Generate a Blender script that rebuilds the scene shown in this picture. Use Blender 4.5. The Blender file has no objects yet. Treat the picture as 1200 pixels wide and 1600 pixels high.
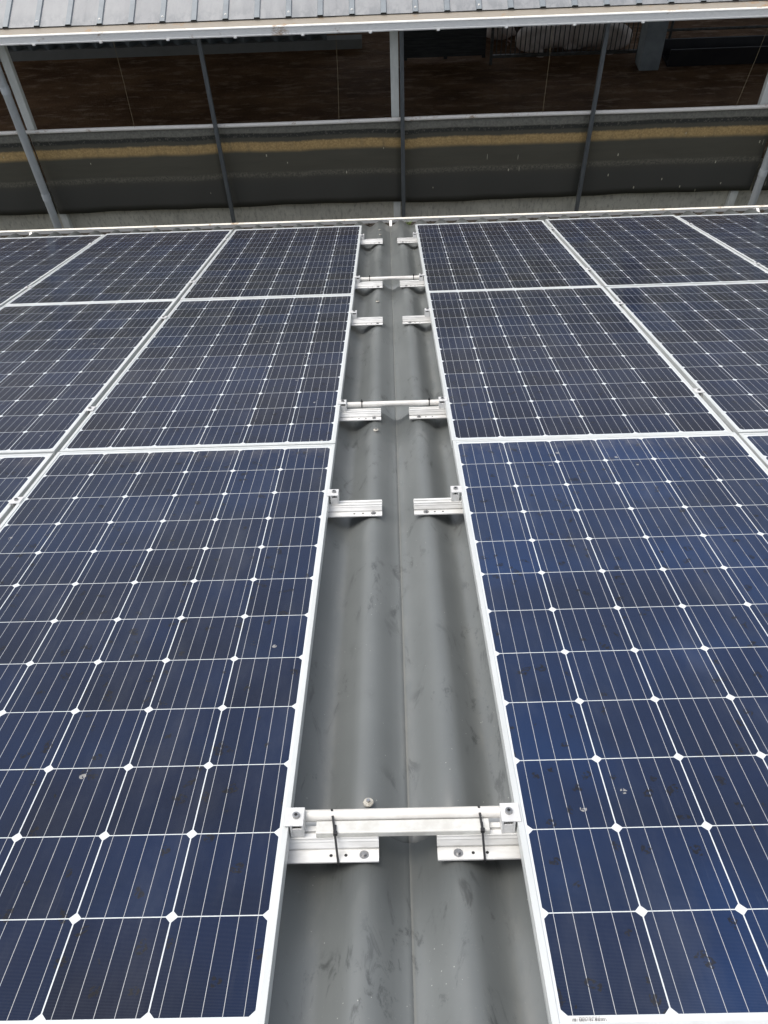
import bpy, bmesh, math, random
from mathutils import Vector, Matrix
R = math.radians
random.seed(7)
scene = bpy.context.scene
COL = scene.collection

# ------------------------------------------------------------------ camera, sky, sun, exposure
THETA = R(21.0)                                   # slope of the roof we look down
ROOF = Matrix.Rotation(-THETA, 4, 'X')            # roof plane (panel tops at z=0) -> world
cam_d = bpy.data.cameras.new('camera')
cam = bpy.data.objects.new('camera', cam_d); COL.objects.link(cam)
cam_d.sensor_fit = 'VERTICAL'; cam_d.sensor_height = 36.0
cam_d.lens = 36.0 * 1255.3 / 1600.0
cam_d.clip_start = 0.02; cam_d.clip_end = 3000
rt = Vector((0.9995, 0.0003, -0.0320)); dn = Vector((-0.0275, -0.5044, -0.8630)); fw = Vector((-0.0164, 0.8634, -0.5042))
M = Matrix(((rt.x, -dn.x, -fw.x, 0.0060), (rt.y, -dn.y, -fw.y, -0.6118), (rt.z, -dn.z, -fw.z, 1.2176), (0, 0, 0, 1)))
cam.matrix_world = ROOF @ M
scene.camera = cam

world = bpy.data.worlds.new('World'); scene.world = world; world.use_nodes = True
wn = world.node_tree; wn.nodes.clear()
sky = wn.nodes.new('ShaderNodeTexSky'); sky.sky_type = 'NISHITA'; sky.sun_disc = False
SUN_EL, SUN_ROT = R(68), R(-75)
sky.sun_elevation = SUN_EL; sky.sun_rotation = SUN_ROT
sky.air_density = 1.0; sky.dust_density = 4.0; sky.ozone_density = 1.0
hs = wn.nodes.new('ShaderNodeHueSaturation'); hs.inputs['Saturation'].default_value = 0.45
bg = wn.nodes.new('ShaderNodeBackground'); bg.inputs['Strength'].default_value = 0.15
wo = wn.nodes.new('ShaderNodeOutputWorld')
wn.links.new(sky.outputs[0], hs.inputs['Color']); wn.links.new(hs.outputs[0], bg.inputs['Color']); wn.links.new(bg.outputs[0], wo.inputs['Surface'])
sd = bpy.data.lights.new('sun', 'SUN'); sd.energy = 1.2; sd.angle = R(40); sd.color = (1.0, 0.96, 0.90)
sun = bpy.data.objects.new('sun', sd); COL.objects.link(sun)
sdir = Vector((math.cos(SUN_EL) * math.sin(SUN_ROT), math.cos(SUN_EL) * math.cos(SUN_ROT), math.sin(SUN_EL)))
sun.rotation_euler = sdir.to_track_quat('Z', 'Y').to_euler()
sun.location = (0, 0, 20)
vs = scene.view_settings
vs.view_transform = 'Standard'; vs.look = 'None'; vs.exposure = 0.58; vs.gamma = 1.0; vs.use_curve_mapping = False
scene.render.engine = 'CYCLES'
scene.cycles.max_bounces = 6

# ------------------------------------------------------------------ node helpers
class X:
    """a shader socket (or number) with arithmetic"""
    def __init__(s, nt, v): s.nt, s.v = nt, v
    def op(s, o, *a):
        n = s.nt.nodes.new('ShaderNodeMath'); n.operation = o
        for i, q in enumerate((s,) + a):
            q = q.v if isinstance(q, X) else q
            if isinstance(q, (int, float)): n.inputs[i].default_value = q
            else: s.nt.links.new(q, n.inputs[i])
        return X(s.nt, n.outputs[0])
    def __add__(s, b): return s.op('ADD', b)
    def __sub__(s, b): return s.op('SUBTRACT', b)
    def __mul__(s, b): return s.op('MULTIPLY', b)
    def __truediv__(s, b): return s.op('DIVIDE', b)
    def lt(s, b): return s.op('LESS_THAN', b)
    def gt(s, b): return s.op('GREATER_THAN', b)
    def abs(s): return s.op('ABSOLUTE')
    def floor(s): return s.op('FLOOR')
    def max(s, b): return s.op('MAXIMUM', b)
    def min(s, b): return s.op('MINIMUM', b)
    def frac(s): return s.op('FRACT')
    def inv(s): return X(s.nt, 1.0).op('SUBTRACT', s)
    def step(s, a, b):                              # smooth 0..1 between a and b
        n = s.nt.nodes.new('ShaderNodeMapRange'); n.interpolation_type = 'SMOOTHSTEP'
        s.nt.links.new(s.v, n.inputs['Value']); n.inputs['From Min'].default_value = a; n.inputs['From Max'].default_value = b
        return X(s.nt, n.outputs[0])

class Mat:
    def __init__(s, name):
        s.m = bpy.data.materials.new(name); s.m.use_nodes = True
        s.nt = s.m.node_tree; s.b = s.nt.nodes['Principled BSDF']
    def n(s, t, **kw):
        n = s.nt.nodes.new(t)
        for k, v in kw.items(): setattr(n, k, v)
        return n
    def link(s, a, b): s.nt.links.new(a.v if isinstance(a, X) else a, b)
    def coord(s, kind='Object'): return s.n('ShaderNodeTexCoord').outputs[kind]
    def world(s): return s.n('ShaderNodeNewGeometry').outputs['Position']
    def rand(s): return X(s.nt, s.n('ShaderNodeObjectInfo').outputs['Random'])
    def xyz(s, vec):
        q = s.n('ShaderNodeSeparateXYZ'); s.link(vec, q.inputs[0]); return [X(s.nt, o) for o in q.outputs]
    def vec(s, *c):
        q = s.n('ShaderNodeCombineXYZ')
        for i, v in enumerate(c):
            if isinstance(v, X): s.link(v, q.inputs[i])
            else: q.inputs[i].default_value = v
        return q.outputs[0]
    def scale(s, vec, sc, off=None):
        q = s.n('ShaderNodeVectorMath', operation='MULTIPLY'); s.link(vec, q.inputs[0]); q.inputs[1].default_value = sc
        if off is None: return q.outputs[0]
        r = s.n('ShaderNodeVectorMath', operation='ADD'); s.link(q.outputs[0], r.inputs[0]); s.link(off, r.inputs[1]); return r.outputs[0]
    def noise(s, vec, sc, detail=4, rough=.55, dist=0):
        q = s.n('ShaderNodeTexNoise'); s.link(vec, q.inputs['Vector'])
        q.inputs['Scale'].default_value = sc; q.inputs['Detail'].default_value = detail
        q.inputs['Roughness'].default_value = rough; q.inputs['Distortion'].default_value = dist
        return X(s.nt, q.outputs['Fac'])
    def voro(s, vec, sc):
        q = s.n('ShaderNodeTexVoronoi'); s.link(vec, q.inputs['Vector']); q.inputs['Scale'].default_value = sc
        return X(s.nt, q.outputs['Distance']), q.outputs['Color']
    def white(s, vec):
        q = s.n('ShaderNodeTexWhiteNoise'); s.link(vec, q.inputs['Vector']); return X(s.nt, q.outputs['Value'])
    def mix(s, f, a, b, blend='MIX'):
        q = s.n('ShaderNodeMix', data_type='RGBA', blend_type=blend)
        ins = [q.inputs['Factor'], q.inputs[6], q.inputs[7]]
        if isinstance(f, (int, float)): ins[0].default_value = f
        else: s.link(f, ins[0])
        for v, i in ((a, ins[1]), (b, ins[2])):
            if isinstance(v, tuple): i.default_value = (*v, 1)
            else: s.link(v, i)
        return q.outputs[2]
    def set(s, color=None, rough=.5, metal=0, spec=.5, bump=None, bstr=.2, bdist=.002):
        if color is not None:
            if isinstance(color, tuple): s.b.inputs['Base Color'].default_value = (*color, 1)
            else: s.link(color, s.b.inputs['Base Color'])
        for k, v in (('Roughness', rough), ('Metallic', metal), ('Specular IOR Level', spec)):
            if isinstance(v, X): s.link(v, s.b.inputs[k])
            else: s.b.inputs[k].default_value = v
        if bump is not None:
            q = s.n('ShaderNodeBump'); q.inputs['Strength'].default_value = bstr; q.inputs['Distance'].default_value = bdist
            s.link(bump, q.inputs['Height']); s.link(q.outputs[0], s.b.inputs['Normal'])
        return s.m

MATS = {}
P = 0.159
def build_materials():
    # --- solar cells behind glass
    m = Mat('solar_glass'); o = m.coord(); x, y, z = m.xyz(o)
    rnd = m.rand()
    u, v = x / P, y / P
    iu, iv = u.floor(), v.floor()
    ins = u.gt(0).op('MULTIPLY', u.lt(6)) * v.gt(0) * v.lt(12)
    du, dv = ((u.frac() - .5) * P), ((v.frac() - .5) * P)
    au, av = du.abs(), dv.abs()
    cell = au.lt(.0784) * av.lt(.0786) * (au + av).lt(.0784 + .0786 - .0088) * ins
    bus = (((du / .0312) + .5).frac() - .5).abs().lt(.00044 / .0312) * au.lt(.077) * ins
    ci = m.vec(iu + rnd * 97.0, iv + rnd * 31.0, rnd * 11.0)
    wc = m.white(ci)
    off = m.vec(rnd * 37.0, rnd * 71.0, rnd * 13.0)
    ov = m.scale(o, (1, 1, 1), off)
    big = m.noise(ov, 2.2, 3)
    ta = m.n('ShaderNodeAttribute', attribute_type='OBJECT', attribute_name='tint')
    tint = X(m.nt, ta.outputs['Fac'])
    c = m.mix((tint + wc * .30 - .15), (.0036, .0046, .0120), (.0090, .028, .086))
    c = m.mix(big.step(.40, .66) * .5, c, (.007, .008, .014))
    hz = (dv * 1.0 + du * .4) / .16
    c = m.mix((hz + .5).step(.0, 1.0) * .20, c, (.007, .017, .060))
    fin = (y * 480.0).frac().lt(.22)                                    # silver fingers across the cell
    c = m.mix(fin * .10, c, (.25, .27, .30))
    cellcol = c
    white = m.mix(m.noise(ov, 30, 3) * .35, (.61, .64, .65), (.52, .55, .56))
    c = m.mix(cell, white, cellcol)
    c = m.mix(bus, c, (.42, .43, .44))
    # dried splashes and dust on the glass
    dist, dcol = m.voro(m.scale(ov, (1, 1, 1), m.vec(m.noise(ov, 18, 3) * .06, m.noise(m.scale(ov, (1, 1, 1), m.vec(3., 5., 1.)), 18, 3) * .06, 0.)), 26)
    dsel = m.white(dcol)
    smudge = dist.lt(.26) * dsel.gt(.62) * m.noise(ov, 150, 3).gt(.49) * cell
    c = m.mix(smudge * .75, c, (.012, .011, .010))
    d2, dc2 = m.voro(m.scale(ov, (1, 1, 1), m.vec(5.2, 1.3, 0.)), 9)
    drop = d2.lt(.06) * m.white(dc2).gt(.72) * m.noise(ov, 120, 3).gt(.45) * cell
    c = m.mix(drop * .55, c, (.42, .41, .38))
    dust = m.noise(m.scale(ov, (1, .35, 1)), 7, 5, .65)
    run = m.noise(m.scale(ov, (1, .06, 1)), 55, 4, .7).step(.56, .80) * m.noise(ov, 3.5, 3).step(.45, .7)
    c = m.mix(dust.step(.45, .8) * .05 + run * .06 + .005, c, (.36, .37, .37))
    grime = y.step(1.80, 1.905) * m.noise(m.scale(ov, (1, .5, 1)), 26, 5, .7).step(.35, .7)     # silt washed down to the lower edge
    c = m.mix(grime * .14, c, (.33, .30, .25))
    rough = m.noise(ov, 40, 4) * .10 + .10 + smudge * .3
    m.set(c, rough, 0, .14, m.noise(ov, 1.2, 2), .02, .01)
    m.b.inputs['Sheen Weight'].default_value = .05; m.b.inputs['Sheen Roughness'].default_value = .35; m.b.inputs['Sheen Tint'].default_value = (.72, .78, .86, 1)
    MATS['glass'] = m.m

    def noisy(key, a, b, sc=8, rough=.5, metal=0, spec=.5, stretch=(1, 1, 1), lo=.3, hi=.7, bump=0, coord='Object', detail=5):
        m = Mat(key); v = m.scale(m.coord(coord) if coord else m.world(), stretch)
        f = m.noise(v, sc, detail, .6)
        m.set(m.mix(f.step(lo, hi), a, b), f * .15 + (rough - .07), metal, spec, f if bump else None, bump or .1)
        MATS[key] = m.m; return m
    noisy('frame', (.60, .62, .61), (.52, .54, .53), 14, .42, .15, .5, (1, .2, 1))
    noisy('rail_alu', (.80, .80, .78), (.52, .515, .49), 26, .42, .15, .5, (.22, 1, 1))
    noisy('clamp_alu', (.70, .70, .69), (.58, .58, .57), 60, .40, .15)
    noisy('bolt_steel', (.42, .42, .42), (.25, .25, .25), 200, .35, .9)
    noisy('washer', (.62, .60, .53), (.40, .37, .31), 200, .45, .3)
    noisy('white_pvc', (.70, .69, .65), (.60, .58, .54), 20, .4)
    noisy('bar_alu', (.66, .66, .62), (.55, .54, .50), 40, .45, .2)
    noisy('black_plastic', (.012, .012, .013), (.02, .02, .02), 40, .4)
    noisy('hole_dark', (.01, .01, .01), (.015, .015, .015), 40, .8)
    noisy('post_steel', (.095, .105, .110), (.15, .16, .163), 9, .45, .2, .5, (6, 6, 1))
    noisy('downpipe', (.60, .63, .63), (.50, .52, .52), 7, .4, 0, .5, (3, 3, 1))
    noisy('pale_post', (.76, .77, .72), (.62, .63, .58), 6, .7, 0, .3, (3, 3, 1))
    noisy('cord', (.34, .27, .16), (.22, .17, .10), 40, .9)
    noisy('dark_wood', (.030, .032, .032), (.060, .062, .060), 4, .7, 0, .3, (1, 5, 9))
    noisy('pen_steel', (.11, .115, .11), (.06, .055, .045), 14, .5, .3)
    noisy('pigskin', (.70, .61, .55), (.54, .45, .39), 5, .6, 0, .35)
    noisy('pig_ear', (.60, .42, .36), (.42, .30, .25), 8, .6, 0, .35)
    noisy('column_paint', (.30, .335, .345), (.21, .235, .245), 4, .6, 0, .4)
    noisy('black_board', (.012, .012, .014), (.022, .020, .020), 5, .55, 0, .4)
    noisy('shed_wall', (.30, .29, .27), (.22, .21, .19), 3, .9)
    noisy('grass_blade', (.10, .20, .03), (.18, .26, .05), 60, .6)
    noisy('leaf_litter', (.040, .029, .018), (.013, .011, .008), 60, .95, bump=.6)
    noisy('cladding', (.17, .19, .195), (.10, .115, .12), 4, .6, .1)
    noisy('sticker', (.80, .80, .79), (.74, .74, .73), 90, .4)
    noisy('ink', (.02, .02, .02), (.05, .05, .05), 90, .6)

    # --- painted fibre-cement sheet
    m = Mat('sheet_paint'); w = m.coord()
    wr = m.world()
    a = m.noise(wr, 3.0, 5, .6)
    c = m.mix(a.step(.3, .75), (.118, .127, .125), (.138, .148, .145))
    st = m.noise(m.scale(wr, (1, .22, .6)), 26, 5, .65)
    c = m.mix(st.step(.52, .75) * .14, c, (.110, .116, .113))
    sc1 = m.noise(m.scale(wr, (1, .30, 1)), 24, 6, .75, .8)
    zone = m.noise(m.scale(wr, (1, .6, 1)), 6.5, 2)
    c = m.mix(sc1.step(.53, .64) * zone.step(.44, .60) * .66, c, (.042, .045, .045))   # boot scuffs
    sp = m.noise(wr, 260, 2)
    c = m.mix(sp.step(.68, .76) * .25, c, (.30, .30, .27))
    ox = m.xyz(w)[0]
    vall = ((ox / .170) + .5).frac() - .5
    c = m.mix(vall.abs().step(.16, .02) * m.noise(m.scale(wr, (1, .25, 1)), 18, 5, .7).step(.42, .72) * .22, c, (.24, .235, .21))    # silt in the valleys
    c = m.mix(ox.step(.0015, -.0015) * (m.noise(m.scale(wr, (1, .3, 1)), 20, 4, .7) * .5 + .05), c, (.24, .235, .215))     # dust caught along the lap
    dz, _ = m.voro(wr, 60)
    c = m.mix(dz.lt(.07) * m.noise(wr, 9, 2).gt(.55) * .6, c, (.45, .45, .41))
    m.set(c, a * .08 + .32, 0, .60)
    MATS['sheet'] = m.m
    # the dusty edge line of a sheet in the lap
    noisy('sheet_edge', (.17, .175, .17), (.14, .145, .14), 22, .8, coord=None)

    # --- barn roof sheet: weathered galvanised
    m = Mat('barn_roofing'); w = m.world(); x, y, z = m.xyz(w)
    f = m.noise(m.scale(w, (1, .25, .25)), 9, 5, .6)
    c = m.mix(f.step(.3, .7), (.235, .24, .245), (.29, .295, .297))
    g = m.noise(w, 60, 4, .7)
    c = m.mix(g.step(.55, .75) * .35, c, (.17, .17, .167))
    e = y.step(7.36, 7.20) * (m.noise(m.scale(w, (1, .5, .5)), 16, 5, .7).step(.42, .6))
    c = m.mix(e * .55, c, (.15, .16, .168))
    m.set(c, f * .2 + .4, .1, .45)
    MATS['barn_roofing'] = m.m
    noisy('rib_paint', (.21, .235, .25), (.18, .20, .215), 12, .45, .1, coord=None)

    # --- white painted steel with rust
    def rusty(key, amount, base=(.74, .72, .66), vec=None):
        m = Mat(key); w = m.world()
        f = m.noise(m.scale(w, (1, 1, 1)), 5, 6, .7)
        g = m.noise(m.scale(w, (1, 3, 6)), 22, 5, .7)
        c = m.mix(g.step(.4, .75) * .5, base, tuple(q * .72 for q in base))
        r = f.step(.62 - amount * .2, .72 - amount * .2) * g.step(.42, .56)
        c = m.mix(r * .85, c, m.mix(g, (.20, .085, .03), (.42, .27, .12)))
        m.set(c, .5 + .0, 0, .45); MATS[key] = m.m
    rusty('white_gutter', .15, (.86, .85, .81)); rusty('white_rail', .35, (.86, .82, .75)); rusty('gutter_dirty', .25, (.30, .265, .215))
    rusty('gutter_lip', .35, (.80, .77, .68))

    # --- dirty woven curtain, colour bands stand in for things seen through it
    m = Mat('curtain_cloth'); x, y, z = m.xyz(m.coord()); w = m.world()
    wob = (m.noise(m.scale(w, (1, 1, .2)), 2.0, 4) - .5) * .05
    fine = m.noise(w, 55, 4, .7); soft = m.noise(m.scale(w, (.35, 1, 3)), 7, 4)
    zz = z + wob + (fine - .5) * .018
    c = m.mix(soft.step(.3, .7), (.098, .094, .078), (.135, .129, .104))
    lo = zz.step(-0.4374, -0.6123)
    c = m.mix(lo, m.mix(soft, (.085, .079, .060), (.115, .107, .080)), (.074, .072, .062))
    ridge = zz.step(-0.4647, -0.4920) * zz.step(-0.5467, -0.5084)
    c = m.mix(ridge * fine.step(.35, .65) * .6, c, (.24, .22, .17))
    tan = zz.step(-0.292, -0.245) * (m.noise(m.scale(w, (1, 1, .15)), 14, 5, .7).step(.25, .5) * .45 + .55) * zz.step(-0.1695, -0.1968)  # tan band paints in a daylit ledge top behind the see-through net
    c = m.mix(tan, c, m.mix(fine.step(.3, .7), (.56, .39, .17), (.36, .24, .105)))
    gr = zz.step(-0.1072, -0.0908)
    c = m.mix(gr, c, m.mix(fine.step(.3, .75), (.25, .24, .20), (.15, .145, .12)))
    dk = zz.step(-0.1531, -0.1290) * zz.step(-0.0929, -0.1093)
    c = m.mix(dk * .8, c, m.mix(fine.gt(.58), (.030, .032, .030), (.13, .12, .10)))
    fl, fc = m.voro(m.scale(w, (1, 1, .38)), 13)
    c = m.mix(fl.lt(.072) * m.white(fc).gt(.45) * zz.lt(-.22) * .85, c, (.60, .56, .42))   # droppings
    f3, fc3 = m.voro(m.scale(w, (1, 1, .10)), 15)
    c = m.mix(f3.lt(.045) * m.white(fc3).gt(.50) * zz.lt(-.22) * .65, c, (.55, .52, .40))
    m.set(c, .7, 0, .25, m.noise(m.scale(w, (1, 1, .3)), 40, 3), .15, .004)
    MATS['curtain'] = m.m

    # --- concrete
    m = Mat('concrete'); w = m.world()
    f = m.noise(w, 4, 6, .65); g = m.noise(m.scale(w, (1, 1, .35)), 34, 5, .75)
    c = m.mix(f.step(.3, .7), (.70, .67, .56), (.55, .525, .44))
    c = m.mix(g.step(.48, .68) * .6, c, (.24, .22, .17))
    m.set(c, .9, 0, .2, g, .4, .004); MATS['concrete'] = m.m
    m = Mat('concrete_curb'); w = m.world()
    f = m.noise(w, 4, 6, .65)
    m.set(m.mix(f, (.26, .265, .25), (.17, .17, .155)), .85); MATS['curb'] = m.m
    # --- manure covered floor
    m = Mat('manure_floor'); w = m.world()
    f = m.noise(m.scale(w, (.5, 1, 1)), 2.4, 6, .65); g = m.noise(w, 22, 6, .75); s = m.noise(m.scale(w, (.30, 1, 1)), 8, 5, .7)
    c = m.mix(f.step(.3, .7), (.10, .052, .025), (.23, .132, .068))
    c = m.mix(s.step(.50, .66) * .75, c, (.36, .25, .17))
    c = m.mix(g.step(.60, .70) * .5, c, (.42, .32, .21))
    c = m.mix(g.step(.45, .30) * .6, c, (.018, .011, .006))
    m.set(c, .75, 0, .15, g, .8, .03); MATS['floor'] = m.m
    m = Mat('ground_soil'); w = m.world()
    f = m.noise(w, .6, 6, .65); g = m.noise(w, 18, 5, .7)
    c = m.mix(f.step(.35, .65), (.13, .115, .085), (.08, .10, .04)); c = m.mix(g * .5, c, (.06, .05, .04))
    m.set(c, .95, 0, .2, g, .5, .03); MATS['ground'] = m.m
build_materials()

# ------------------------------------------------------------------ mesh helpers
class MB:
    def __init__(s): s.bm = bmesh.new(); s.mi = 0
    def face(s, vs):
        try: f = s.bm.faces.new(vs); f.material_index = s.mi; return f
        except ValueError: return None
    def box(s, x0, x1, y0, y1, z0, z1, mat=None):
        pts = [(x, y, z) for z in (z0, z1) for y in (y0, y1) for x in (x0, x1)]
        v = [s.bm.verts.new(mat @ Vector(p) if mat else p) for p in pts]
        for q in ((0, 2, 3, 1), (4, 5, 7, 6), (0, 1, 5, 4), (2, 6, 7, 3), (0, 4, 6, 2), (1, 3, 7, 5)): s.face([v[i] for i in q])
        return s
    def extrude(s, prof, a0, a1, axis='x', closed=True):     # prof: list of 2D points, extruded along an axis
        def mk(a, p):
            return {'x': (a, p[0], p[1]), 'y': (p[0], a, p[1]), 'z': (p[0], p[1], a)}[axis]
        A = [s.bm.verts.new(mk(a0, p)) for p in prof]; B = [s.bm.verts.new(mk(a1, p)) for p in prof]
        n = len(prof)
        for i in range(n if closed else n - 1): s.face([A[i], A[(i + 1) % n], B[(i + 1) % n], B[i]])
        if closed: s.face(A[::-1]); s.face(B)
        return s
    def tube(s, pts, r, seg=12, caps=True):
        pts = [Vector(p) for p in pts]; rings = []
        rr = r if isinstance(r, (list, tuple)) else [r] * len(pts)
        for i, p in enumerate(pts):
            d = (pts[min(i + 1, len(pts) - 1)] - pts[max(i - 1, 0)]).normalized()
            a = Vector((0, 0, 1)) if abs((pts[-1] - pts[0]).normalized().z) < .8 else Vector((1, 0, 0))
            e1 = d.cross(a).normalized(); e2 = d.cross(e1)
            rings.append([s.bm.verts.new(p + (e1 * math.cos(t) + e2 * math.sin(t)) * rr[i]) for t in (2 * math.pi * k / seg for k in range(seg))])
        for a, b in zip(rings, rings[1:]):
            for k in range(seg):
                f = s.face([a[k], a[(k + 1) % seg], b[(k + 1) % seg], b[k]])
                if f: f.smooth = True
        if caps:
            for q in (rings[0][::-1], rings[-1]): s.face([s.bm.verts.new(v.co) for v in q])
        return s
    def disc(s, c, r, h, seg=20, r2=None):                    # upright cylinder from c up by h
        c = Vector(c); return s.tube([c, c + Vector((0, 0, h))], [r, r2 or r], seg)
    def build(s, name, mats, parent=None, loc=None, rot=None, bevel=0):
        bmesh.ops.recalc_face_normals(s.bm, faces=s.bm.faces)
        me = bpy.data.meshes.new(name); s.bm.to_mesh(me); s.bm.free()
        for k in (mats if isinstance(mats, (list, tuple)) else [mats]): me.materials.append(MATS[k])
        o = bpy.data.objects.new(name, me); COL.objects.link(o)
        if parent: o.parent = parent
        if loc: o.location = loc
        if rot: o.rotation_euler = rot
        if bevel:
            b = o.modifiers.new('bevel', 'BEVEL'); b.width = bevel; b.segments = 2; b.limit_method = 'ANGLE'
        return o

def tag(o, label=None, cat=None, group=None, kind=None):
    for k, v in (('label', label), ('category', cat), ('group', group), ('kind', kind)):
        if v: o[k] = v
    return o
def empty(name, loc=(0, 0, 0), tilt=False):
    o = bpy.data.objects.new(name, None); COL.objects.link(o)
    o.empty_display_size = .1
    if tilt: o.location = ROOF @ Vector(loc); o.rotation_euler = (-THETA, 0, 0)
    else: o.location = loc
    return o
def copy_tree(o, parent=None):
    c = o.copy(); COL.objects.link(c)
    if parent: c.parent = parent
    for ch in list(o.children): copy_tree(ch, c)
    return c

# ------------------------------------------------------------------ setting
GZ = -4.0
b = MB(); b.box(-400, 400, -400, 400, GZ - .5, GZ - .004)
tag(b.build('ground', 'ground'), kind='structure')
b = MB(); b.box(-11, 11, 7.61, 16.4, GZ - .1, GZ)
tag(b.build('floor', 'floor'), kind='structure')

# ------------------------------------------------------------------ the shed roof we stand on
PITCH, AMP, VX = 0.170, 0.0225, 0.0145
CREST = -0.056
def prof_z(x): return CREST - .0095 - AMP + AMP * -math.cos(2 * math.pi * x / PITCH)       # x=0 in a valley
shed = empty('shed', (0, 2.2, GZ))
tag(shed, 'low shed under a dark grey corrugated roof carrying the solar panels', 'shed')
SL = Vector(shed.location)
SHW, SHL, NY = 6 * PITCH, 1.995, 8
Y_END = 6.380
b = MB(); n = 6 * 14 + 3
xs = [-.004 + (SHW + .004) * i / (n - 1) for i in range(n)]
rows = []
for j in range(NY + 1):
    y = -SHL + (SHL + .12) * j / NY
    lift_y = .007 * (1 - (j / NY)) if j < NY else 0
    lift_y = .005 * (j / NY)
    top = []; bot = []
    for i, x in enumerate(xs):
        z = prof_z(x) + .0004 * (1 - i / (n - 1)) + lift_y
        top.append(b.bm.verts.new((x, y, z))); bot.append(b.bm.verts.new((x, y, z - .0003)))
    rows.append((top, bot))
for (t0, b0), (t1, b1) in zip(rows, rows[1:]):
    for i in range(n - 1):
        f = b.face([t0[i], t0[i + 1], t1[i + 1], t1[i]]); f.smooth = True
        f = b.face([b0[i], b1[i], b1[i + 1], b0[i + 1]]); f.smooth = True
    b.mi = 1
    b.face([t0[0], t1[0], b1[0], b0[0]]); b.mi = 0; b.face([t0[-1], b0[-1], b1[-1], t1[-1]])
for (t, q), flip in ((rows[0], 0), (rows[-1], 1)):
    for i in range(n - 1): b.face([t[i], q[i], q[i + 1], t[i + 1]])
sheet = b.build('roof_sheet', ['sheet', 'sheet_edge'], shed)
sheet.rotation_euler = (-THETA, 0, 0)
first = True
for r in range(4):
    for c in range(-8, 8):
        s_ = sheet if first else sheet.copy()
        if not first: COL.objects.link(s_); s_.parent = shed
        first = False
        s_.location = ROOF @ Vector((VX + c * SHW, Y_END - .12 - r * SHL, 0)) - SL
# screws through the crests, with washers
first = None
for (x, y) in ((-.0655, .452), (-.0665, 2.192), (-.073, 3.955), (-.0705, 5.99), (-.0655, 5.80)):
    if first is None:
        b = MB(); b.disc((0, 0, 0), .0105, .0022, 24, .0095); b.disc((0, 0, .0022), .0062, .0010, 20)
        first = b.build('roof_screw', 'washer', shed, rot=(-THETA, 0, 0))
        h = MB(); h.disc((0, 0, .0030), .0040, .0050, 6); hd = h.build('screw_head', 'bolt_steel', first)
        s_ = first
    else: s_ = copy_tree(first, shed)
    s_.location = ROOF @ Vector((x, y, CREST - .0005)) - SL
# eave gutter of the shed
gy0, gy1, gzt, gzb = 5.875, 6.045, -2.402, -2.500
b = MB(); T = .003
b.extrude([(gy0, gzt - .05), (gy0, gzb), (gy1, gzb), (gy1, gzt - .002), (gy1 + .022, gzt), (gy1 + .022, gzt - .012), (gy1 + .019, gzt - .012), (gy1 + .019, gzt - T),
           (gy1 + T, gzt - T - .002), (gy1 + T, gzb - T), (gy0 - T, gzb - T), (gy0 - T, gzt - .05)], -8.2, 8.2, 'x')
b.build('gutter', 'white_gutter', shed, -SL)
b = MB(); b.box(-8.2, 8.2, gy1 - .0005, gy1 + .024, gzt + .0005, gzt + .0035)
b.build('gutter_lip', 'gutter_lip', shed, -SL)
for i, x in enumerate((.018, -3.05, 3.1)):
    b = MB(); b.box(x - .011, x + .011, -.13, .0, -.002, .002, Matrix.Translation((0, gy1 - .002, gzt - .006)) @ Matrix.Rotation(R(14), 4, 'X')); b.box(x - .026, x + .026, gy1 - .004, gy1 - .0008, gzb + .002, gzt - .004)
    b.build('gutter_bracket', 'white_gutter', shed, -SL)
b = MB(); b.box(-8.1, 8.1, gy0 + .001, gy1 - .0005, gzb + .001, gzb + .070)                                                   # dirt lying in the gutter
for k in range(260):
    x = random.uniform(-3.6, 3.6); y = random.uniform(gy0 + .05, gy1 - .01); r = random.uniform(.006, .018)
    mt = Matrix.Translation((x, y, gzb + .069 + random.uniform(0.001, .008))) @ Matrix.Rotation(random.uniform(0, 6.3), 4, 'Z') @ Matrix.Rotation(random.uniform(-.4, .4), 4, 'X')
    b.box(-r, r, -r * .5, r * .5, -.0015, .0015, mt)
tag(b.build('leaf_litter', 'leaf_litter'), 'brown leaf litter lying along the bottom of the white shed gutter', 'leaf litter', kind='stuff')
for (x, y0, y1, z0, z1) in ((0, 5.55, 5.70, GZ, -2.50),):
    b = MB(); b.box(-7.9, 7.9, y0, y1, z0, z1)
    b.build('wall', 'shed_wall', shed, -SL)
b = MB(); b.box(-7.9, 7.9, -1.3, -1.15, GZ, 0.20); b.build('wall', 'shed_wall', shed, -SL)
# grass tuft growing in the gutter
b = MB()
for k in range(26):
    a = random.uniform(0, 6.28); l = random.uniform(.04, .085); sp = random.uniform(.1, .6)
    bx, by = random.uniform(-.02, .02), random.uniform(-.015, .015)
    d = Vector((math.cos(a) * sp, math.sin(a) * sp, 1)).normalized(); side = Vector((-math.sin(a), math.cos(a), 0)) * .0017
    p0 = Vector((bx, by, 0)); p1 = p0 + d * l * .6; p2 = p0 + d * l + Vector((math.cos(a), math.sin(a), -.3)) * l * .25
    v = [b.bm.verts.new(q) for q in (p0 - side, p0 + side, p1 + side * .8, p1 - side * .8, p2)]
    b.face(v[:4]); b.face([v[3], v[2], v[4]])
g = b.build('grass_tuft', 'grass_blade', loc=(.160, 5.972, gzb + .070))
tag(g, 'small green grass tuft sprouting from the white gutter at the roof edge', 'grass tuft')

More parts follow.
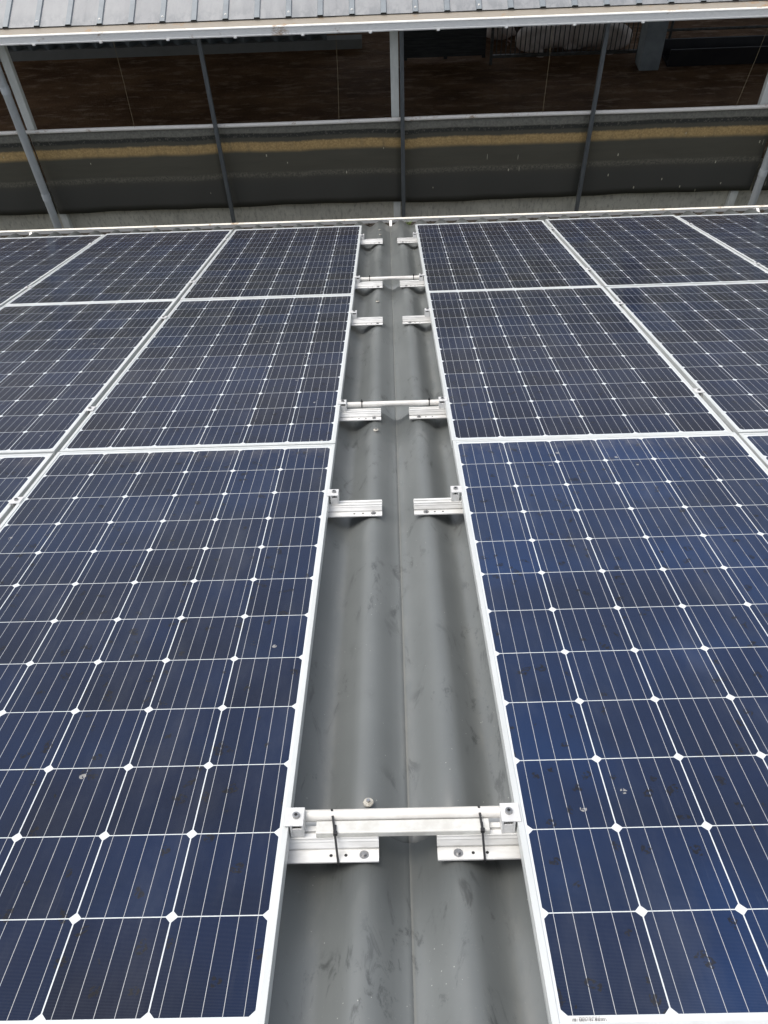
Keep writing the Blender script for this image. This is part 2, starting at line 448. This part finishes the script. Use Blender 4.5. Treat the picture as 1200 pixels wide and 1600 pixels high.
# ------------------------------------------------------------------ solar panels
MX, MY = .0152, .0213
PW, PL = 6 * P + 2 * MX, 12 * P + 2 * MY
GX, GY, HW = .0185, .0104, .2061
FH = .030
def ring(b, prof):                                         # sweep a frame profile round the rectangle, mitred
    loops = []
    for (d, z) in prof:
        loops.append([b.bm.verts.new(q) for q in ((d, d, z), (PW - d, d, z), (PW - d, PL - d, z), (d, PL - d, z))])
    n = len(loops)
    for i in range(n):
        A, B = loops[i], loops[(i + 1) % n]
        for k in range(4): b.face([A[k], A[(k + 1) % 4], B[(k + 1) % 4], B[k]])
def make_panel():
    root = empty('solar_panel', tilt=True)
    b = MB()
    ring(b, [(.0008, -.0001), (0, -.0012), (0, -.0125), (.0010, -.0130), (.0010, -.0142), (0, -.0148), (0, -FH), (.022, -FH), (.022, -FH + .0015), (.0022, -FH + .0015), (.0022, -.0075), (.0095, -.0075), (.0108, -.0045), (.0115, -.0022), (.0108, -.0001)])
    b.build('frame', 'frame', root)
    b = MB(); b.box(.0045 - MX, PW - .0045 - MX, .0045 - MY, PL - .0045 - MY, -.0068, -.0024)
    g_ = b.build('glass', 'glass', root, (MX, MY, 0)); g_['tint'] = .3
    return root
proto = None
SIDES = {-1: 'left', 1: 'right'}
ROWN = ['nearest row', 'middle row', 'farthest row']
for s in (-1, 1):
    for r in range(3):
        for c in range(3):
            if proto is None: o = proto = make_panel()
            else: o = copy_tree(proto)
            x0 = HW + c * (PW + GX)
            x = x0 if s > 0 else -x0 - PW
            y = r * (PL + GY) + (.0062 if s < 0 else 0)
            o.location = ROOF @ Vector((x + random.uniform(-.001, .001), y + random.uniform(-.0015, .0015), random.uniform(-.0006, .0006)))
            o.rotation_euler = (-THETA + R(random.uniform(-.12, .12)), R(random.uniform(-.10, .10)), R(random.uniform(-.03, .03)))
            where = ['bordering the grey strip on its %s', 'second out from the grey strip on its %s', 'third out from the grey strip on its %s'][c] % SIDES[s]
            tag(o, 'dark blue solar panel %s, %s' % (where, ROWN[r]), 'solar panel', 'solar panels in rows on the shed roof')
            for ch in o.children:
                if 'tint' in ch: ch['tint'] = {(1, 0): .80, (-1, 0): .36, (1, 1): .22, (-1, 1): .20}.get((s, r), .15) + random.uniform(-.04, .04)
            if s > 0 and r == 0 and c == 0: near_right = o
# barcode sticker under the glass edge of the nearest right panel
b = MB(); b.box(.0275, .082, .0128, .0205, -.0021, -.0018)
st = b.build('barcode_label', 'sticker', near_right)
b = MB(); x = .030
while x < .079:
    w = random.choice((.0005, .0008, .0012)); b.box(x, x + w, .0136, .0180, -.0017, -.0015); x += w + random.choice((.0005, .0009, .0013))
x = .040
while x < .070: b.box(x, x + .0012, .0188, .0199, -.0017, -.0015); x += .0021
b.build('barcode', 'ink', st)

# ------------------------------------------------------------------ mounting rails with end clamps
CY = [.374, 1.598, 2.336, 3.563, 4.297, 5.524]
CN = ['closest to the camera', 'second from the camera', 'third from the camera', 'fourth from the camera', 'fifth from the camera', 'closest to the gutter']
def make_rail(s):
    """origin: crest plane under the rail's middle line, x=0 at the strip's centre valley; s = side"""
    root = empty('mounting_rail', tilt=True)
    zt = .026                                              # rail height; its top carries the frames
    prof = [(-.047, 0), (-.047, .0040), (-.0222, .0040), (-.0222, .0010), (-.0195, .0010), (-.0195, .0062), (-.0205, .0068), (-.0150, .0165), (-.0160, .0180), (-.0135, .0215), (-.0135, zt), (-.0030, zt), (-.0030, zt - .007), (.0030, zt - .007), (.0030, zt), (.0135, zt), (.0135, .0215), (.0160, .0180), (.0150, .0165), (.0205, .0068), (.0195, .0060), (.020, .0030), (.047, .0028), (.047, 0)]
    x0, x1 = (-.31, -.044) if s < 0 else (.062, .33)
    b = MB(); b.extrude(prof, x0, x1, 'x'); b.build('rail_body', 'rail_alu', root, bevel=.0006)
    cx = -.071 if s < 0 else .0995
    b = MB(); b.disc((cx, -.034, .0040), .0085, .0015, 20); b.disc((cx, -.034, .0055), .0048, .0045, 6); b.build('rail_screw', 'bolt_steel', root)
    for hx in ((-.104, -.131) if s < 0 else (.1265, .152)):
        b = MB(); b.disc((hx, -.034, .0040), .0030, .0004, 14); b.build('screw_hole', 'hole_dark', root)
    # end clamp
    zf = -CREST                                            # panel top seen from the crest plane
    e = s * HW
    b = MB()
    b.extrude([(e + s * .0075, zf + .0006), (e + s * .0075, zf + .0042), (e - s * .0265, zf + .0042), (e - s * .0270, zf + .0030), (e - s * .0270, zt + .001), (e - s * .0235, zt + .001), (e - s * .0235, zf + .0006)], -.0200, .0200, 'y')
    b.box(min(e - s * .0062, e - s * .0022), max(e - s * .0062, e - s * .0022), -.0198, .0198, zt + .001, zf + .0003)
    b.box(min(e - s * .0235, e - s * .0062), max(e - s * .0235, e - s * .0062), -.0195, -.006, zt + .0005, zt + .0065)
    b.box(min(e - s * .0234, e - s * .0064), max(e - s * .0234, e - s * .0064), -.0196, -.0165, zt + .006, zf - .0065)
    cl = b.build('end_clamp', 'clamp_alu', root, (0, .008, 0), bevel=.0007)
    bx = e - s * .0125
    b = MB(); b.disc((bx, 0, zf + .0042), .0068, .0052, 20, .0064); b.tube([(bx, 0, zt), (bx, 0, zf)], .0036, 10)
    bo = b.build('bolt', 'bolt_steel', cl)
    b = MB(); b.disc((bx, 0, zf + .0095), .0033, .0003, 6); b.build('socket', 'hole_dark', bo)
    return root
for s in (-1, 1):
    pr = None
    for k, cy in enumerate(CY):
        o = pr = make_rail(s) if pr is None else None or (copy_tree(pr) if pr else None)
        o.location = ROOF @ Vector((random.uniform(-.003, .003) if k else 0, cy - .008, CREST))
        tag(o, 'short silver rail with end clamp %s of the strip, %s' % (SIDES[s], CN[k]), 'mounting rail', 'short silver rails along the bare strip')

# ------------------------------------------------------------------ mid clamps in the seams between panels
def make_mid():
    root = empty('mid_clamp', tilt=True)
    h = GX / 2 + .0085
    b = MB(); b.box(-h, h, -.020, .020, .0008, .0040); b.box(-GX / 2 + .0012, -GX / 2 + .0036, -.0195, .0195, -.022, .0006); b.box(GX / 2 - .0036, GX / 2 - .0012, -.0195, .0195, -.022, .0006)
    b.build('clamp_plate', 'clamp_alu', root, bevel=.0007)
    b = MB(); b.disc((0, 0, .0040), .0066, .0050, 20, .0062); b.tube([(0, 0, -.028), (0, 0, .0035)], .0035, 10)
    bo = b.build('bolt', 'bolt_steel', root)
    b = MB(); b.disc((0, 0, .0091), .0032, .0003, 6); b.build('socket', 'hole_dark', bo)
    b = MB(); b.extrude([(-.047, -.056), (-.047, -.053), (-.02, -.053), (-.0135, -.034), (-.0135, -.0300), (.0135, -.0300), (.0135, -.034), (.02, -.053), (.047, -.053), (.047, -.056)], -.15, .15, 'x')
    b.build('rail_body', 'rail_alu', root, (0, -.008, -.0005))
    return root
mp = None
for s in (-1, 1):
    for sm in (1, 2):
        for k, cy in enumerate(CY):
            o = mp = make_mid() if mp is None else copy_tree(mp)
            x = s * (HW + sm * PW + (sm - .5) * GX)
            o.location = ROOF @ Vector((x, cy + .008, 0))
            tag(o, 'silver clamp in the %s seam %s of the strip, %s' % (['first', 'second'][sm - 1], SIDES[s], CN[k]), 'panel clamp', 'silver clamps in the seams between panels')

# ------------------------------------------------------------------ conduit pipes, bars and cable ties crossing the strip
WH = ['nearest the camera', 'halfway along', 'nearest the gutter']
for q, k in enumerate((0, 2, 4)):
    y0 = CY[k] - .008
    b = MB(); b.tube([(-.30, 0, 0), (.30, 0, 0)], .0108, 20)
    o = b.build('conduit_pipe', 'white_pvc', loc=ROOF @ Vector((0, y0 + .0262, -.0180)), rot=(-THETA, 0, 0))
    tag(o, 'white plastic conduit pipe bridging the bare roof strip, %s of three' % WH[q], 'pipe', 'white conduit pipes across the bare strip')
    if q == 0:
        b = MB(); b.extrude([(-.0125, 0), (-.0125, .0105), (-.0105, .0125), (.0135, .0125), (.0135, 0)], -.158, .158, 'x')
        o = b.build('cross_bar', 'bar_alu', loc=ROOF @ Vector((0, y0 - .0005, -.0297)), rot=(-THETA, R(.4), 0), bevel=.0008)
        tag(o, 'flat silver bar lying on the two nearest rails beside the white conduit', 'bar')
    for s in (-1, 1):
        x = -.122 if s < 0 else .1445
        lean = .010 * s if s < 0 else -.003
        root = empty('cable_tie', (x, y0, -.030), tilt=True)
        loop = [(-.0485, -.0290), (-.0485, -.0215), (-.0142, .0140)]
        for t in (130, 110, 90, 60, 30, 0, -30): loop.append((.0268 + .0108 * math.cos(R(t)), .0110 + .0108 * math.sin(R(t))))
        loop += [(.0480, -.0225), (.0485, -.0290)]
        if q: loop = [(.0268 + .0112 * math.cos(R(t)), .0110 + .0112 * math.sin(R(t))) for t in range(0, 360, 24)]
        if s: pass
        b = MB(); wd = .0021
        n = len(loop)
        prev = None; rings = []
        for (y, z) in loop:
            xo = lean * (y + .02) / .06
            cyc, czc = (.0268, .011) if q else (.0, -.012)
            if q: xo = 0
            d = Vector((0, y - cyc, z - czc)).normalized() * .0013
            rings.append([b.bm.verts.new((xo + a, y + e * d.y, z + e * d.z)) for a, e in ((-wd, 0), (wd, 0), (wd, 1), (-wd, 1))])
        for i in range(n):
            A, B = rings[i], rings[(i + 1) % n]
            for j in range(4): b.face([A[j], A[(j + 1) % 4], B[(j + 1) % 4], B[j]])
        b.build('strap', 'black_plastic', root)
        b = MB()
        if q: b.box(-.0038, .0038, .0235, .0300, .0220, .0285); b.box(-.0018, .0018, .0250, .0264, .0280, .0340)
        else: b.box(-.0038, .0038, -.0185, -.0115, .0115, .0180); b.box(-.0018, .0018, -.0125, .001, .0170, .0182)
        b.build('tie_head', 'black_plastic', root, bevel=.0006)
        tag(root, 'black cable tie round the white conduit by the %s rail, %s' % (SIDES[s], WH[q]), 'cable tie', 'black cable ties holding the conduits')

# ------------------------------------------------------------------ pig barn across the gap
barn = empty('pig_barn', (0, 10, GZ))
tag(barn, 'open sided pig barn with grey ribbed roof and dark banded curtains', 'barn')
BL = Vector(barn.location)
PHI = R(20)
# ribbed roof, sheet by sheet
RP = .261
def rib_sheet(nr):
    b = MB()
    prof = [(0, 0)]
    for k in range(nr):
        x = (k + .5) * RP
        prof += [(x - .026, 0), (x - .020, .013), (x + .020, .013), (x + .026, 0)]
        prof += [(x + RP * .32, .0), (x + RP * .335, .0025), (x + RP * .36, .0025), (x + RP * .375, 0)] if False else []
    prof.append((nr * RP, 0))
    L = 4.6
    top0 = [b.bm.verts.new((x, 0, z)) for x, z in prof]; top1 = [b.bm.verts.new((x, L, z)) for x, z in prof]
    bo0 = [b.bm.verts.new((x, 0, z - .0012)) for x, z in prof]; bo1 = [b.bm.verts.new((x, L, z - .0012)) for x, z in prof]
    for i in range(len(prof) - 1):
        rib = prof[i][1] > 0 or prof[i + 1][1] > 0
        b.mi = 1 if rib else 0
        b.face([top0[i], top0[i + 1], top1[i + 1], top1[i]]); b.face([bo0[i], bo1[i], bo1[i + 1], bo0[i + 1]])
        b.face([top0[i], bo0[i], bo0[i + 1], top0[i + 1]]); b.face([top1[i], top1[i + 1], bo1[i + 1], bo1[i]])
    return b
EY, EZ = 7.186, -1.236
rs = None
for c in range(-10, 10):
    x = -2.863 - RP / 2 + c * 4 * RP + 10 * RP
    if rs is None: rs = o = rib_sheet(4).build('roof_sheet', ['barn_roofing', 'rib_paint'], barn)
    else: o = rs.copy(); COL.objects.link(o); o.parent = barn
    o.location = Vector((x, EY + random.uniform(-.004, .004), EZ + (.0013 if c % 2 else 0))) - BL
    o.rotation_euler = (PHI, 0, 0)
b = MB(); ry = EY + 4.6 * math.cos(PHI); rz = EZ + 4.6 * math.sin(PHI)   # back slope
b.extrude([(ry - .02, rz), (ry + 5.6, rz - 5.6 * math.tan(PHI)), (ry + 5.6, rz - 5.6 * math.tan(PHI) + .03), (ry - .02, rz + .03)], -9.6, 9.6, 'x')
b.build('back_roof', 'barn_roofing', barn, -BL)
sw = None
for k in range(-8, 15):
    for d in ((.045, .33)[k % 2], .62 + .1 * (k % 3)):
        if sw is None:
            b = MB(); b.disc((0, 0, .013), .009, .003, 14); b.disc((0, 0, .016), .005, .005, 6)
            sw = o = b.build('roof_screw', 'white_pvc', barn)
        else: o = sw.copy(); COL.objects.link(o); o.parent = barn
        o.location = Vector((-2.863 + k * RP, EY + d * math.cos(PHI), EZ + d * math.sin(PHI))) - BL
        o.rotation_euler = (PHI, 0, 0)
# eave gutter: front face, turned lip, dirty channel
fy, zt_, zb_ = 7.045, -1.246, -1.316
b = MB()
b.extrude([(fy, zb_), (fy - .004, zb_ + .010), (fy, zb_ + .014), (fy, zt_ - .012), (fy - .006, zt_ - .006), (fy - .004, zt_), (fy + .004, zt_), (fy + .003, zb_ + .003), (fy + .17, zb_ + .003), (fy + .17, zb_)], -9.4, 9.4, 'x')
b.build('eave_gutter', 'white_gutter', barn, -BL)
b = MB(); b.box(-9.4, 9.4, fy + .006, fy + .026, zt_ - .004, zt_ - .001); b.build('gutter_lip', 'gutter_lip', barn, -BL)
b = MB(); b.extrude([(fy + .028, zt_ - .014), (fy + .165, zt_ + .004), (fy + .165, zb_ + .004), (fy + .028, zb_ + .004)], -9.4, 9.4, 'x')
b.build('gutter_dirt', 'gutter_dirty', barn, -BL)
br = None
for k in range(-9, 10):
    if br is None:
        b = MB(); b.box(-.013, .013, -.008, .0, -.006, .005); b.tube([(0, -.008, -.001), (0, -.014, -.001)], .005, 8)
        br = o = b.build('gutter_bracket', 'white_gutter', barn)
    else: o = br.copy(); COL.objects.link(o); o.parent = barn
    o.location = Vector((-2.88 + k * .555 + .0, fy - .001, zb_)) - BL
# long purlin behind the gutter and rafters
b = MB(); b.box(-9.2, 9.2, 7.40, 7.47, -1.33, -1.22); b.build('eave_beam', 'post_steel', barn, -BL)
# white curtain rail
b = MB(); b.tube([(x, 7.333, -2.170 + .004 * math.sin(x * 1.7)) for x in [i * .4 - 9 for i in range(46)]], .0180, 14); b.build('curtain_rail', 'white_rail', barn, -BL)
# thin dark posts and grey downpipes
posts = [-1.571, .154, 1.897, 5.36, 7.09, -5.05, -6.78]
pp = None
for x in posts:
    if pp is None:
        b = MB(); b.box(-.018, .018, -.018, .018, GZ + .0, -1.33); b.box(-.05, .05, -.05, .05, GZ - .002, GZ + .010)
        pp = o = b.build('post', 'post_steel', barn, bevel=.002)
    else: o = pp.copy(); COL.objects.link(o); o.parent = barn
    o.location = Vector((x, 7.290, 0)) - BL
dp = None
for x in (-3.341, 3.624, 8.7, -8.5):
    if dp is None:
        b = MB(); b.tube([(0, -.05, -1.32), (0, -.05, -1.40), (0, 0, -1.47), (0, 0, GZ)], .037, 20)
        dp = o = b.build('downpipe', 'downpipe', barn)
        for z in (-1.74, -2.75, -3.6):
            c = MB(); c.tube([(0, 0, z - .03), (0, 0, z + .03)], .0405, 20); c.build('collar', 'downpipe', dp)
    else: o = copy_tree(dp, barn)
    o.location = Vector((x, 7.225, 0)) - BL
cp = None
for x in (.090, -3.312, 3.482, -6.71, 6.88):
    if cp is None: b = MB(); b.box(-.036, .036, -.03, .03, GZ, -1.24); cp = o = b.build('wall_post', 'pale_post', barn, bevel=.003)
    else: o = cp.copy(); COL.objects.link(o); o.parent = barn
    o.location = Vector((x, 7.405, 0)) - BL
# curtains, one to a bay
edges = [-6.78, -5.05, -3.341, -1.571, .154, 1.897, 3.624, 5.36, 7.09]
for i, (xa, xb) in enumerate(zip(edges, edges[1:])):
    b = MB(); nx, nz = 24, 12; g = []
    ph = random.uniform(0, 6)
    wdt = xb - xa - .016
    for ly in (0, .003):
        L = []
        for j in range(nz + 1):
            z = -.008 - .828 * j / nz
            L.append([b.bm.verts.new((wdt * q / nx, ly + .006 * math.sin(q / nx * 9 + ph) * (j / nz) + .004 * math.sin(q / nx * 23 + ph * 2 + j * .3) * (j / nz) - .008 * math.sin(j / nz * math.pi), z + .006 * math.sin(q / nx * 5 + ph) * (j / nz))) for q in range(nx + 1)])
        g.append(L)
    for L in g:
        for j in range(nz):
            for q in range(nx):
                f = b.face([L[j][q], L[j][q + 1], L[j + 1][q + 1], L[j + 1][q]]); f.smooth = True
    A, B = g
    for q in range(nx): b.face([A[0][q], A[0][q + 1], B[0][q + 1], B[0][q]]); b.face([A[nz][q], A[nz][q + 1], B[nz][q + 1], B[nz][q]])
    for j in range(nz): b.face([A[j][0], A[j + 1][0], B[j + 1][0], B[j][0]]); b.face([A[j][nx], A[j + 1][nx], B[j + 1][nx], B[j][nx]])
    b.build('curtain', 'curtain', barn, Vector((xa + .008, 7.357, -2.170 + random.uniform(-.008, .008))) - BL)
# low concrete wall
b = MB()
segs = [-9.4] + [-6.71, -3.312, .090, 3.482, 6.88] + [9.4]
for xa, xb in zip(segs, segs[1:]):
    b = MB(); b.box(xa + .002, xb - .002, 7.44, 7.60, GZ, -2.80 + random.uniform(-.01, .01))
    b.build('low_wall', 'concrete', barn, -BL)
# cords from eave to rail
for xa, xb in ((-2.308, -2.326), (-.401, -.43), (1.438, 1.441), (3.30, 3.205), (-4.2, -4.22)):
    b = MB(); b.tube([(xa, 7.33, -1.25), ((xa + xb) / 2 + .004, 7.325, -1.72), (xb, 7.32, -2.152)], .0016, 6)
    b.build('pull_cord', 'cord', barn, -BL)
# closing walls
b = MB(); b.box(-9.4, 9.4, 15.9, 16.05, GZ, GZ + .8); b.build('back_wall', 'cladding', barn, -BL)
for x in (-9.4, 9.25):
    b = MB()
    b.extrude([(7.62, GZ), (15.88, GZ), (15.88, GZ + .8), (7.62, GZ + .8)], x, x + .15, 'x'); b.build('end_wall', 'cladding', barn, -BL)

for x in (-9.2, -6, -3, 0, 3, 6, 9.1):
    b = MB(); b.box(x, x + .1, 15.70, 15.80, GZ, -1.10); b.build('wall_post', 'pale_post', barn, -BL)
# ------------------------------------------------------------------ inside the barn
pw_ = empty('pen_wall', (-4, 13.65, GZ)); PWL = Vector(pw_.location)
tag(pw_, 'low pen wall of grey corrugated sheet on a concrete curb in the dark barn', 'pen wall')
b = MB(); b.box(-9.2, -.35, 13.62, 13.80, GZ, GZ + .14); b.build('curb', 'curb', pw_, -PWL)
b = MB(); pts = []
n = 400
for i in range(n + 1):
    x = -9.2 + 8.3 * i / n; pts.append((x, 13.70 + .055 * math.cos(2 * math.pi * x / .26)))
A0 = [b.bm.verts.new((x, y, GZ + .14)) for x, y in pts]; A1 = [b.bm.verts.new((x, y, GZ + 1.1)) for x, y in pts]
B0 = [b.bm.verts.new((x, y + .006, GZ + .14)) for x, y in pts]; B1 = [b.bm.verts.new((x, y + .006, GZ + 1.1)) for x, y in pts]
for i in range(n):
    b.face([A0[i], A0[i + 1], A1[i + 1], A1[i]]); b.face([B0[i], B1[i], B1[i + 1], B0[i + 1]]); b.face([A1[i], A1[i + 1], B1[i + 1], B1[i]])
b.build('corrugated_sheet', 'cladding', pw_, -PWL)

bp = empty('board_partition', (.9, 13.12, GZ)); BPL = Vector(bp.location)
tag(bp, 'dark partition of horizontal boards beside the barred pen in the barn', 'partition')
b = MB()
for k in range(6): b.box(.30, 1.55, 13.08 + .003 * (k % 2), 13.115 + .003 * (k % 2), GZ + .05 + k * .135, GZ + .05 + k * .135 + .128)
b.build('boards', 'dark_wood', bp, -BPL)
for x in (.30, .92, 1.51): b = MB(); b.box(x, x + .05, 13.12, 13.17, GZ, GZ + .9); b.build('upright', 'dark_wood', bp, -BPL)

pg = empty('pen_gate', (2.7, 12.86, GZ)); PGL = Vector(pg.location)
tag(pg, 'grey steel pen gate of closely spaced upright bars in front of lying pigs', 'gate')
b = MB(); b.box(1.60, 3.86, 12.84, 12.88, GZ + .10, GZ + .14); b.box(1.60, 3.86, 12.84, 12.88, GZ + .95, GZ + .99)
for x in (1.60, 3.82): b.box(x, x + .04, 12.841, 12.879, GZ, GZ + 1.02)
b.build('gate_frame', 'pen_steel', pg, -PGL)
first = None
for k in range(1, 31):
    if first is None: b = MB(); b.tube([(0, 0, .14), (0, 0, .95)], .0085, 8); first = o = b.build('bar', 'pen_steel', pg)
    else: o = first.copy(); COL.objects.link(o); o.parent = pg
    o.location = (1.62 + k * .0715 - PGL.x, 0, 0)

cl = MB(); cl.box(-.145, .145, -.15, .15, 0, 3.4)
col = cl.build('concrete_column', 'column_paint', loc=(3.935, 12.60, GZ), bevel=.012)
tag(col, 'square grey blue column standing in the barn at the end of the gate', 'column')

tr = empty('feed_trough', (5.6, 12.6, GZ)); TL = Vector(tr.location)
tag(tr, 'long black feed trough with rails above it at the right of the column', 'feed trough')
b = MB(); b.extrude([(12.52, GZ + .02), (12.50, GZ + .26), (12.53, GZ + .26), (12.56, GZ + .06), (12.84, GZ + .06), (12.88, GZ + .26), (12.91, GZ + .26), (12.88, GZ + .02)], 4.22, 8.6, 'x'); b.build('trough_body', 'black_board', tr, -TL)
for z in (.36, .52): b = MB(); b.tube([(4.1, 12.95, GZ + z), (8.6, 12.95, GZ + z)], .018, 10); b.build('rail', 'pen_steel', tr, -TL)
for x in (4.3, 6.2, 8.2): b = MB(); b.tube([(x, 12.95, GZ), (x, 12.95, GZ + .56)], .02, 10); b.build('upright', 'pen_steel', tr, -TL)

# pigs: one skinned body each, lying on the belly, head to +x
def make_pig():
    root = empty('pig')
    V = []; E = []; RD = []
    def chain(pts, parent=None):
        last = parent
        for (p, r) in pts:
            V.append(p); RD.append(r if isinstance(r, tuple) else (r, r))
            if last is not None: E.append((last, len(V) - 1))
            last = len(V) - 1
        return last
    chain([((0, 0, .17), (.17, .165))])                                                     # loin (root)
    chain([((-.20, 0, .175), (.175, .17)), ((-.38, 0, .16), (.15, .15)), ((-.47, 0, .14), (.08, .09))], 0)
    sh = chain([((.20, 0, .17), (.165, .165)), ((.36, 0, .17), (.15, .15))], 0)
    nk = chain([((.50, .0, .19), (.115, .125))], sh)
    hd = chain([((.62, .0, .185), (.095, .105))], nk)
    chain([((.72, 0, .15), (.06, .062)), ((.80, 0, .135), (.045, .045)), ((.815, 0, .134), (.045, .044))], hd)
    for sgn in (-1, 1):
        chain([((-.28, sgn * .14, .13), (.09, .10)), ((-.12, sgn * .22, .07), (.05, .055)), ((-.22, sgn * .25, .04), (.033, .033)), ((-.10, sgn * .27, .03), (.026, .025))], 1)   # folded hind leg
        chain([((.34, sgn * .13, .09), (.06, .06)), ((.42, sgn * .17, .05), (.038, .038)), ((.56, sgn * .18, .03), (.028, .026))], sh)                             # foreleg laid forward
    me = bpy.data.meshes.new('pig_body'); me.from_pydata(V, E, [])
    o = bpy.data.objects.new('body', me); COL.objects.link(o); o.parent = root
    me.materials.append(MATS['pigskin'])
    sk = o.modifiers.new('skin', 'SKIN'); sk.use_smooth_shade = True
    if not me.skin_vertices: me.attributes.new('skin', 'FLOAT', 'POINT')
    for i, (a, c) in enumerate(RD):
        me.skin_vertices[0].data[i].radius = (a, c); me.skin_vertices[0].data[i].use_root = (i == 0)
    ss = o.modifiers.new('subsurf', 'SUBSURF'); ss.levels = 2; ss.render_levels = 2
    for sgn in (-1, 1):
        b = MB()
        q = [(.57, sgn * .06, .26), (.60, sgn * .10, .255), (.635, sgn * .105, .325), (.60, sgn * .075, .35), (.575, sgn * .06, .30)]
        v = [b.bm.verts.new(p) for p in q]; v2 = [b.bm.verts.new((p[0] - .012, p[1], p[2] + .002)) for p in q]
        b.face(v); b.face(v2[::-1])
        for i in range(5): b.face([v[i], v[(i + 1) % 5], v2[(i + 1) % 5], v2[i]])
        b.build('ear', 'pig_ear', root)
        b = MB()
        bmesh.ops.create_uvsphere(b.bm, u_segments=8, v_segments=6, radius=.010, matrix=Matrix.Translation((.675, sgn * .072, .215)))
        b.build('eye', 'hole_dark', root)
    b = MB(); b.tube([(-.55, 0, .17), (-.60, .02, .20), (-.63, -.01, .17), (-.61, -.03, .14), (-.60, 0, .16)], [.012, .010, .009, .008, .005], 8); b.build('tail', 'pig_ear', root)
    return root
pp_ = None
for (x, y, rz, sc, lab) in ((2.47, 13.30, 14, 1.0, 'pale pink pig lying against the gate bars, front left of the two in front'),
                            (3.36, 13.30, 168, 1.0, 'pale pink pig lying against the gate bars, nearest the grey column'),
                            (2.25, 14.35, 172, 1.0, 'pale pink pig lying deeper in the pen, behind the front pair'),
                            (1.80, 13.95, 100, .95, 'pale pink pig lying at the pen end beside the board partition')):
    o = pp_ = make_pig() if pp_ is None else copy_tree(pp_)
    o.location = (x, y, GZ + .02); o.rotation_euler = (0, 0, R(rz)); o.scale = (sc * .98, sc * 1.1, sc * 1.0)
    tag(o, lab, 'pig', 'pigs lying in the pen')
